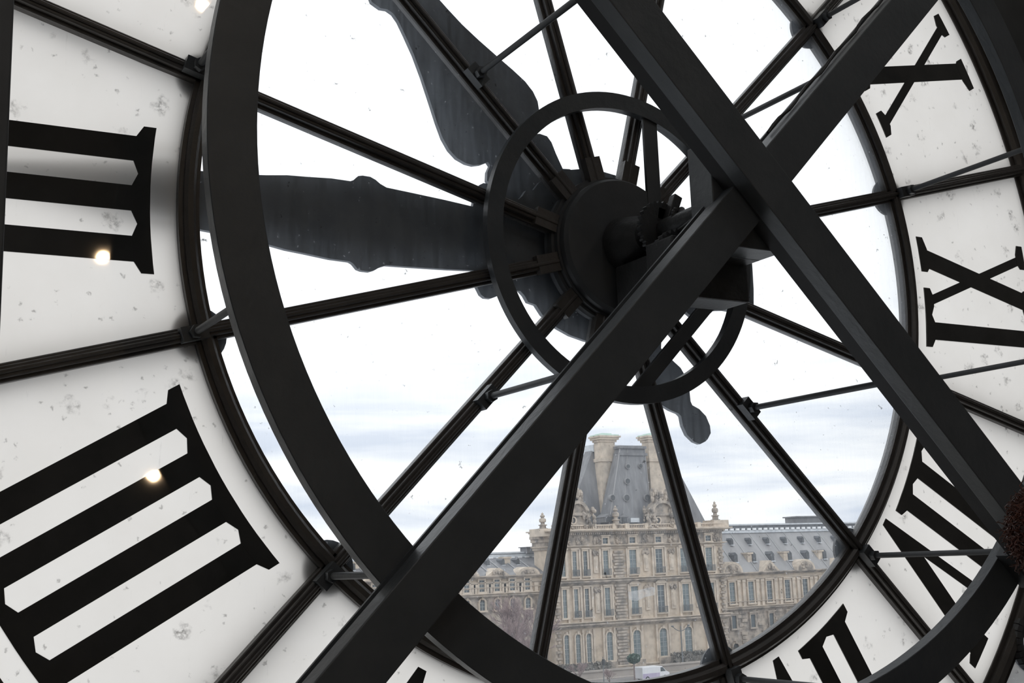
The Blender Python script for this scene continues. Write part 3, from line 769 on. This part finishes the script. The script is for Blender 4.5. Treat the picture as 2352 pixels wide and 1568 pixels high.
    P(MB().frustum(c0, c1, YP+.5, YP+3.6, zr0, d0, d1, Yc, YP+3.8, Z(1445, 1030, Yc)), 'front_roof', 'slate')
    mb = MB().box(d0-.3, d1+.3, Yc-.35, YP+3.9, Z(1445, 1046, Yc), Z(1445, 1040, Yc)); mb.box(d0-.2, d1+.2, Yc-.3, YP+3.9, Z(1445, 1030, Yc), Z(1445, 1024, Yc))
    P(mb, 'front_roof_cresting', 'slate')
    # hips of lead and round roof lights
    f0, f1 = Vector((c0, YP+.5, zr0)), Vector((d0, Yc, Z(1445, 1030, Yc))); g0, g1 = Vector((c1, YP+.5, zr0)), Vector((d1, Yc, f1.z))
    mb = MB(); mb.tube(f0, f1, .11, n=6); mb.tube(g0, g1, .11, n=6); mb.tube(f0.lerp(g0, .32), f1.lerp(g1, .30), .07, n=6); P(mb, 'roof_hips', 'slate_wing')
    def on_roof(px, py):
        d = CROT @ Vector(((px-1176)/FPX, -(py-784)/FPX, -1)); nrm = (g0-f0).cross(f1-f0); t = (f0-CAM).dot(nrm)/d.dot(nrm); return CAM+d*t
    for px, py, r in ((1440, 1071, .32), (1439, 1105, .42), (1437, 1143, .48), (1469, 1070, .30), (1405, 1143, .42), (1484, 1143, .48)):
        c = on_roof(px, py); o = P(MB().tube((c.x, c.y+.3, c.z), (c.x, c.y-.35, c.z), r+.10, n=14), 'roof_light', 'slate_wing')
        MB().tube((c.x, c.y-.30, c.z), (c.x, c.y-.39, c.z), r, n=14).build('pane', 'louvre_dark', o)
    # dormers at the foot of the front roof
    for px in (1398, 1433):
        x = X(px, 1190, YP+.6); z0, z1 = Z(px, 1199, YP+.6), Z(px, 1187, YP+.6)
        o = P(MB().box(x-.75, x+.75, YP+.5, YP+3, z0, z1).prism([(x-.85, z1), (x+.85, z1), (x, z1+.5)], YP+.4, YP+3), 'dormer', 'slate'); MB().box(x-.5, x+.5, YP+.42, YP+.5, z0+.1, z1-.1).build('pane', 'louvre_dark', o)
    x = X(1457, 1192, YP+.5); P(MB().box(x-.8, x+.8, YP+.3, YP+1.5, Z(1457, 1199, YP), Z(1457, 1189, YP)), 'vent_box', 'lead')
    # chimneys
    Yk = YP+4.6
    for pc in (1389.5, 1500):
        mb = MB()
        def sl(a, b, y0, y1, dep): mb.box(X(pc+a, 1040, Yk), X(pc+b, 1040, Yk), Yk-dep, Yk+1.2+dep, Z(pc, y1, Yk), Z(pc, y0, Yk))
        sl(-12, 21, 1010, 1225, .3); sl(-14, 24, 1052, 1060, .55); sl(-14, 24, 1010, 1015, .5); sl(-17, 27, 1004, 1010, .8); sl(-19, 30, 1001, 1005, 1.0)
        ch = P(mb, 'chimney', 'stone_pale')
        mb = MB(); sl(-17, 27, 998, 1001.5, .8); sl(-8, 14, 995, 998, .4); q = mb.build('chimney_cap', 'copper_green', ch)
    # round-headed sculpted gables
    for pc, hw in ((1520, 27), (1325, 24)):
        Yg = YP-.2; a, b = X(pc-hw, 1180, Yg), X(pc+hw, 1180, Yg); zb, zm, zt2 = Z(pc, 1214, Yg), Z(pc, 1177, Yg), Z(pc, 1149, Yg)
        mb = MB().box(a+.3, b-.3, Yg, Yg+3, zb, zm); mb.box(a-.2, b+.2, Yg-.4, Yg+3, zm-.45, zm)
        c = (a+b)/2; rr = (b-a)/2
        n = 12
        for i in range(n):
            t0, t1 = math.pi*i/n, math.pi*(i+1)/n; k = (zt2-zm)/rr
            mb.prism([(c+(rr-.5)*math.cos(t0), zm+k*(rr-.5)*math.sin(t0)), (c+rr*math.cos(t0), zm+k*rr*math.sin(t0)), (c+rr*math.cos(t1), zm+k*rr*math.sin(t1)), (c+(rr-.5)*math.cos(t1), zm+k*(rr-.5)*math.sin(t1))], Yg-.5, Yg+3)
        mb.prism([(c+(rr-.5)*math.cos(math.pi*i/n), zm+k*(rr-.5)*math.sin(math.pi*i/n)) for i in range(n+1)], Yg, Yg+3)
        o = P(mb, 'gable', 'stone_grimy')
        x = X(pc-10, 1195, Yg); z = Z(pc-10, 1195, Yg)
        MB().ring([(.42, -.25), (.62, -.25), (.62, .1), (.42, .1)], n=16).add([], []).build('oculus_frame', 'stone_pale', o, smooth=40).location = (x, Yg, z)
        MB().ring([(.001, -.06), (.44, -.06), (.44, .02), (.001, .02)], n=16).build('oculus_pane', 'louvre_dark', o).location = (x, Yg, z)
        P(lumps(MB(), a-1.2, a+.9, Yg-.6, Yg+.6, zb, zm+.5, 26, .42, pc), 'sculpture', 'stone_grimy', kind='stuff')
        P(lumps(MB(), b-.9, b+1.2, Yg-.6, Yg+.6, zb, zm+.5, 26, .42, pc+1), 'sculpture', 'stone_grimy', kind='stuff')
        P(lumps(MB(), a+.6, b-.6, Yg-.2, Yg+.8, zt2-.2, zt2+1.4, 26, .45, pc+2), 'sculpture', 'stone_grimy', kind='stuff')
    x = X(1412, 1180, YP); P(finial(x, YP-.2, Z(1412, 1206, YP), Z(1412, 1160, YP)), 'urn', 'stone_grimy', smooth=50)
    for px, pt, pb in ((1247, 1176, 1216), (1643.5, 1150, 1196)):
        x = X(px, pb, YP+1); z = Z(px, pb, YP+1)
        mb = MB().box(x-1.5, x+1.5, YP-.4, YP+2.4, Z(px, pb+16, YP+1), z+.1); P(mb, 'finial_base', 'stone_pale')
        P(finial(x, YP+1, z, Z(px, pt, YP+1)), 'finial', 'stone_grimy', smooth=50)
    # corbelled corner turret under the left finial
    x = X(1272, 1240, YP); mb = MB()
    for i, (pa, pb, o) in enumerate(((1230, 1236, 1.3), (1236, 1244, 1.0), (1244, 1262, .6))): mb.box(x-.4-o*.6, x+.8, YP-.2-o*.6, YP+5, Z(1272, pb, YP), Z(1272, pa, YP))
    P(mb, 'corner_corbel', 'stone_grimy')
pavilion()

# ---------------------------------------------------------------- long wings
def wing(name, label, YW, xa, xb, zref, levels, bays, side):
    "levels: z of base, ledge, cornice, eaves, roof top, ridge"
    B = Bld(name, label, ((xa+xb)/2, YW, GROUND)); P = B.part
    zl, zc, zt, zr = levels['ledge'], levels['cornice'], levels['rooftop'], levels['ridge']
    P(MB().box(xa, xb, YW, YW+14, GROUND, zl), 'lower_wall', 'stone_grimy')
    P(MB().box(xa, xb, YW, YW+14, zl, zc), 'upper_wall', 'stone')
    def course(z0, z1, out, m='stone_pale', nm='string_course'):
        mb = MB()
        for i in range(3): f = out*(i+1)/3; mb.box(xa, xb, YW-f, YW+1, z0+(z1-z0)*i/3, z0+(z1-z0)*(i+1)/3)
        P(mb, nm, m)
    course(zl-.35, zl, .7, 'stone_grimy'); course(zl, zl+.3, .5); course(zc-.5, zc, .9, 'stone_grimy', 'cornice'); course(zc-1.2, zc-.9, .3); course(zl+.9, zl+1.1, .35)
    P(MB().add([(xa, YW-.3, zc), (xb, YW-.3, zc), (xb, YW+6, zt), (xa, YW+6, zt), (xa, YW+14, zc), (xb, YW+14, zc), (xb, YW+9, zt), (xa, YW+9, zt)],
               [(0, 1, 2, 3), (3, 2, 6, 7), (7, 6, 5, 4), (4, 5, 1, 0), (0, 3, 7, 4), (1, 5, 6, 2)]), 'roof', levels['slate'])
    if zr > zt+.3:
        P(MB().box(xa, xb, YW+6, YW+9, zt, zr), 'ridge_wall', 'slate_dark'); P(MB().box(xa, xb, YW+5.8, YW+9.2, zr-.25, zr), 'ridge_cap', 'lead')
        P(MB().box(xa, xb, YW+5.7, YW+6.1, zt-.1, zt+.35), 'gutter', 'lead')
        n = int((xb-xa)/1.25); d = MB().box(0, .72, 0, .3, 0, .34).mesh('cresting_block', 'dash_white')
        for i in range(n): mkobj('cresting_block', d, B.root, Vector((xa+(i+.3)*1.25, YW+5.55, zr-1.05))-B.l)
    # sloping seams of the roof
    mb = MB()
    for x in bays: mb.tube((x+1.6, YW-.2, zc+.2), (x+1.6, YW+5.95, zt), .07, n=5)
    P(mb, 'roof_seams', 'seam')
    for i, x in enumerate(bays):
        big = levels['win_w']
        B.window(x, levels['w0'], levels['w1'], big, YW, glass='window_dark' if i > 1 else 'window_teal', bars=(2, 5))
        if levels.get('arch'): B.window(x, levels['l0'], levels['l1'], big, YW, True, glass='window_dark', sur='stone', bars=(2, 3))
        else:
            B.window(x, levels['l0'], levels['l1'], .95, YW, glass='window_dark', sur='stone_grimy', bars=(1, 1))
            B.window(x, levels['l0']-4.6, levels['l1']-4.3, 1.15, YW, True, glass='louvre_dark', sur='stone_grimy', bars=(1, 1))
        for s in (-1, 1):
            mb = MB().box(x+s*1.45-.28, x+s*1.45+.28, YW-.26, YW, zl+.3, zc-1.2); mb.box(x+s*1.45-.36, x+s*1.45+.36, YW-.34, YW, zc-1.6, zc-1.2); P(mb, 'pilaster', 'stone_pale')
        # pediments on the cornice, arched and pointed in turn
        if i % levels['ped'] == 0:
            k = i//levels['ped']; w = levels['pw']; hgt = levels['ph']
            if k % 2 == levels.get('pk', 0):
                poly = [(x+w*math.cos(math.pi*j/10), zc+hgt*math.sin(math.pi*j/10)) for j in range(11)]
                inn = [(x+(w-.45)*math.cos(math.pi*j/10), zc+.05+(hgt-.4)*math.sin(math.pi*j/10)) for j in range(11)]
            else:
                poly = [(x-w, zc), (x+w, zc), (x+.25, zc+hgt), (x-.25, zc+hgt)]; inn = [(x-w+.7, zc+.1), (x+w-.7, zc+.1), (x, zc+hgt-.4)]
            o = P(MB().prism(poly, YW-.75, YW+2.6), 'pediment', 'stone_pale'); MB().prism(inn, YW-.82, YW-.74).build('tympanum', 'stone_grimy', o)
            P(lumps(MB(), x-.9, x+.9, YW-1.0, YW-.75, zc+.2, zc+hgt*.55, 10, .2, i), 'carving', 'stone_grimy', kind='stuff')
        elif levels['chim']:
            zz = zc+(zt-zc)*(.44 if not levels.get('arch') else .9); y = YW+(1.2 if not levels.get('arch') else 3.6)
            P(MB().box(x+1.0, x+2.0, y, y+1.4, zc+.2, zz).box(x+.85, x+2.15, y-.15, y+1.55, zz, zz+.25), 'chimney_stub', 'stone_pale')
        # two rows of roof lights
        for f, sz, dx in levels['dorm']:
            yy = YW-.3+6.3*f; zz = zc+(zt-zc)*f; xx = x+dx
            o = P(MB().box(xx-sz*.40, xx+sz*.40, yy-.45, yy+1.0, zz-.3*sz, zz+.8*sz).prism([(xx-sz*.46, zz+.8*sz), (xx+sz*.46, zz+.8*sz), (xx, zz+1.25*sz)], yy-.5, yy+1.3), 'dormer', 'slate_dark')
            MB().prism([(xx-sz*.36, zz-.25*sz), (xx+sz*.36, zz-.25*sz), (xx+sz*.36, zz+.75*sz), (xx, zz+1.1*sz), (xx-sz*.36, zz+.75*sz)], yy-.56, yy-.44).build('pane', 'louvre_dark', o)
            MB().prism([(xx-sz*.45, zz-.30*sz), (xx+sz*.45, zz-.30*sz), (xx+sz*.45, zz-.48*sz), (xx-sz*.45, zz-.48*sz)], yy-.75, yy-.2).build('sill_flashing', 'lead', o)
    # rusticated bands on the lower storey
    if not levels.get('arch'):
        mb = MB(); z = GROUND+.5; rnd = random.Random(5); k = 0
        while z < zl-.6:
            x = xa+(.8 if k % 2 else 0)
            while x < xb-1.5:
                w = rnd.uniform(1.1, 1.7)
                if not any(abs((x+w/2)-b) < w/2+.75 and (levels['l0']-5 < z < levels['l1']+.3) for b in bays): mb.box(x, x+w-.12, YW-.16-.1*rnd.random(), YW, z, z+.5)
                x += w
            z += .66; k += 1
        P(mb, 'rustication', 'stone_grimy', kind='stuff')
    return B
YW = 150.0
za = lambda py: Z(1766, py, YW)
xb0, xb4 = X(1680, 1360, YW), X(1848.5, 1360, YW); sp = (xb4-xb0)/4
wing('palace_wing', 'long honey stone palace wing with pale slate roof right of the tall pavilion', YW, X(1661, 1290, YP)+.05, xb0+sp*13.5, 0,
     dict(ledge=za(1392), cornice=za(1311), rooftop=Z(1766, 1221, YW+6), ridge=Z(1766, 1202, YW+6), w0=za(1381), w1=za(1333), l0=za(1437), l1=za(1408), win_w=1.15, ped=2, pw=2.1, ph=1.75, chim=True,
          dorm=[(.30, 1.0, 2.3), (.72, .72, 0.0)], slate='slate_wing'), [xb0+sp*i for i in range(14)], 1)
x0 = X(1812, 1195, YW+12)
tag(MB().box(x0, x0+9, YW+10, YW+13, Z(1830, 1206, YW+12), Z(1830, 1187, YW+12)).box(x0-.3, x0+9.3, YW+9.7, YW+13.3, Z(1830, 1189, YW+12), Z(1830, 1186, YW+12)).build('roof_hut', 'slate'), 'low grey roof box showing above the ridge of the right wing', 'building')
YL = 149.2
zb = lambda py: Z(1140, py, YL)
xl = [X(1105+35*k, 1345, YL) for k in range(-11, 4)]
wing('palace_wing', 'lower honey stone palace wing left of the tall pavilion, behind bare trees', YL, xl[0]-2, X(1243, 1300, YL)+7, 0,
     dict(ledge=zb(1366), cornice=zb(1321), rooftop=Z(1140, 1279, YL+6), ridge=Z(1140, 1268, YL+6), w0=zb(1357), w1=zb(1331), l0=zb(1400), l1=zb(1375), win_w=.85, ped=2, pw=1.85, ph=1.05, pk=1, chim=True, arch=True,
          dorm=[(.62, .6, .5)], slate='slate'), xl, -1)
x = X(1222, 1262, YL+5); tag(MB().box(x-.9, x+.9, YL+5, YL+7, Z(1222, 1270, YL+5), Z(1222, 1257, YL+5)).box(x-1.1, x+1.1, YL+4.8, YL+7.2, Z(1222, 1257, YL+5), Z(1222, 1255, YL+5)).build('roof_turret', 'slate'), 'small square roof turret left of the tall pavilion', 'turret')

# ---------------------------------------------------------------- quay, trees and street things
struct(MB().box(-60, 420, 141.4, 142, GROUND, GROUND+1.0).box(-60, 420, 141.2, 142.2, GROUND+1.0, GROUND+1.2).build('trim_2', 'pavement'))
struct(MB().box(-60, 420, 140, 147, GROUND, GROUND+.14).build('pavement', 'pavement'))

def bare_tree(px, py_base, Y, h, seed, label, spread=.5):
    rnd = random.Random(seed); b = Vector((X(px, py_base, Y), Y, GROUND))
    root = thing('bare_tree', label, 'tree', b, 'bare winter trees on the quay')
    tr, tw = MB(), MB()
    def grow(p, d, L, r, lv):
        q = p+d*L
        (tr if lv < 3 else tw).tube(p, q, r, r*.68, 6 if lv < 3 else 3)
        if lv >= 6: return
        for k in range(3 if lv > 0 else 5):
            nd = (d+Vector((rnd.uniform(-1, 1), rnd.uniform(-1, 1), rnd.uniform(-.25, .65)))*spread*(1.0 if lv else .8)).normalized()
            grow(p+d*L*rnd.uniform(.65, 1.0), nd, L*rnd.uniform(.62, .82), r*.62, lv+1)
    grow(Vector((0, 0, 0)), Vector((0, 0, 1)), h*.26, h*.020, 0)
    tr.build('trunk', 'bark', root, smooth=60); tw.build('twigs', 'twig', root)['kind'] = 'stuff'
    return root
bare_tree(1205, 1500, 138, 17.5, 1, 'tallest bare brown tree, standing before the joint of left wing and pavilion', .62)
bare_tree(1172, 1500, 134, 13.5, 2, 'bare brown tree before the left wing, left of the tallest tree', .65)
bare_tree(1128, 1500, 137, 10.5, 3, 'small bare brown tree at the left edge of the lower view gap', .65)
bare_tree(1225, 1520, 131, 11.5, 4, 'bare brown tree low behind the lower left spoke', .7)
bare_tree(1330, 1550, 133, 4.6, 5, 'low bare bushy tree before the pavilion foot, left of the thin pole', .75)
bare_tree(1400, 1560, 130, 3.6, 6, 'low bare bushy tree beside the thin pole', .75)
bare_tree(825, 1400, 140, 13, 8, 'bare tree glimpsed far left between ring and beam', .6)
bare_tree(1905, 1530, 143, 4.4, 9, 'low bare bushy tree before the right wing', .8)

def hedge(px0, px1, Y, h, label, seed):
    rnd = random.Random(seed); x0, x1 = X(px0, 1520, Y), X(px1, 1520, Y); m = MB()
    m.box(x0+.1, x1-.1, Y-.45, Y+.45, GROUND, GROUND+h*.8)
    for k in range(int((x1-x0)*h*60)):
        c = Vector((rnd.uniform(x0, x1), Y+rnd.uniform(-.6, .6), GROUND+h*rnd.uniform(.1, 1.0)+.12)); a = rnd.uniform(0, 6.28); s = .2*rnd.uniform(.6, 1.4)
        u = Vector((math.cos(a), math.sin(a), rnd.uniform(-.5, .5)))*s; v = Vector((rnd.uniform(-.5, .5), rnd.uniform(-.5, .5), 1))*s
        m.add([c-u, c-v, c+u, c+v], [(0, 1, 2, 3)])
    tag(m.build('hedge', 'hedge_leaf'), label, 'hedge')
hedge(1545, 1640, 145.2, 2.2, 'clipped grey-brown hedge at the foot of the pavilion right of the lamp post', 1)
hedge(1690, 2050, 146.5, 2.0, 'long grey-brown hedge at the foot of the right wing', 2)
hedge(1270, 1400, 145.2, 1.8, 'grey-brown hedge at the foot of the pavilion behind the thin pole', 3)

# two-armed street lamp
def street_lamp():
    Y = 143.0; px = 1565; x = X(px, 1470, Y); zt = Z(px, 1438, Y)
    o = thing('street_lamp', 'tall thin street lamp with two curved arms before the pavilion', 'street lamp', (x, Y, GROUND)); H = zt-GROUND
    MB().lathe([(.22, 0), (.22, .5), (.12, .7), (.07, H), (.01, H+.15)], (0, 0, 0), 10).build('pole', 'lamp_iron', o, smooth=40)
    for s in (-1, 1):
        m = MB(); P = [Vector((s*1.5*t, 0, H-.65+.75*t**2)) for t in [i/8 for i in range(9)]]
        for p, q in zip(P[:-1], P[1:]): m.tube(p, q, .055, n=6)
        a = m.build('arm', 'lamp_iron', o, smooth=50); MB().lathe([(.02, .12), (.20, .05), (.22, -.04), (.05, -.14)], P[-1], 10).build('lantern', 'lamp_iron', a, smooth=50)
street_lamp()
def thin_pole():
    Y = 133.0; x = X(1386, 1540, Y); z = Z(1386, 1508, Y)
    o = thing('traffic_pole', 'thin dark street pole with a small signal head near the bushes', 'pole', (x, Y, GROUND)); H = z-GROUND
    MB().lathe([(.12, 0), (.12, .4), (.06, .5), (.05, H), (.01, H+.05)], (0, 0, 0), 8).build('pole', 'lamp_iron', o, smooth=40)
    MB().box(-.16, .16, -.2, .0, H-1.0, H-.3).build('signal_head', 'rubber', o)
thin_pole()
def lollipop():
    Y = 133.0; x = X(1457, 1540, Y); zc = Z(1455, 1512, Y)
    o = thing('clipped_tree', 'small dark green round-headed tree on a straight stem before the pavilion', 'tree', (x, Y, GROUND)); H = zc-GROUND
    MB().tube((0, 0, 0), (0, 0, H), .11, .08, 8).build('stem', 'bark', o, smooth=50)
    rnd = random.Random(4); m = MB()
    m.lathe([(.01, H-.5), (.6, H-.35), (.75, H), (.5, H+.35), (.01, H+.5)], (0, 0, 0), 12)
    for k in range(700):
        v = Vector((rnd.gauss(0, 1), rnd.gauss(0, 1), rnd.gauss(0, 1))).normalized(); c = Vector((v.x*.85, v.y*.85, H+v.z*.6))
        u = Vector((rnd.uniform(-1, 1), rnd.uniform(-1, 1), rnd.uniform(-1, 1)))*.13; w = Vector((rnd.uniform(-1, 1), rnd.uniform(-1, 1), rnd.uniform(-1, 1)))*.13
        m.add([c-u, c-w, c+u, c+w], [(0, 1, 2, 3)])
    m.build('crown', 'leaf_dark', o)['kind'] = 'stuff'
lollipop()
def van():
    Y = 134.0; xa = X(1467, 1546, Y); L = 4.6; zt = Z(1490, 1539, Y)
    H = max(1.9, zt-GROUND)
    o = thing('delivery_van', 'white delivery van with mauve lower panels on the quay road', 'van', (xa+L/2, Y, GROUND))
    prof = [(-2.3, .35), (-2.3, H-.05), (-2.15, H), (.75, H), (1.1, H-.08), (1.75, H*.62), (2.25, H*.52), (2.3, .35)]
    m = MB(); n = len(prof)
    vs = [(x, -.9, z) for x, z in prof]+[(x, .9, z) for x, z in prof]
    m.add(vs, [tuple(range(n)), tuple(range(2*n-1, n-1, -1))]+[(i, i+n, (i+1) % n+n, (i+1) % n) for i in range(n)])
    m.build('body', 'van_white', o, bevel=.06)
    MB().box(-2.25, .6, -.915, -.89, .45, H*.55).build('side_panel', 'van_mauve', o)
    MB().prism([(.75, H*.62), (1.62, H*.62), (1.12, H-.18), (.75, H-.18)], -.915, -.89).build('side_window', 'window_dark', o)
    for x in (-1.5, 1.45):
        for y in (-.92, .74):
            w = MB().tube((x, y, .34), (x, y+.18, .34), .34, n=20).build('wheel', 'rubber', o, smooth=40); MB().tube((x, y-.01, .34), (x, y, .34), .18, n=14).build('hubcap', 'lead', w)
van()
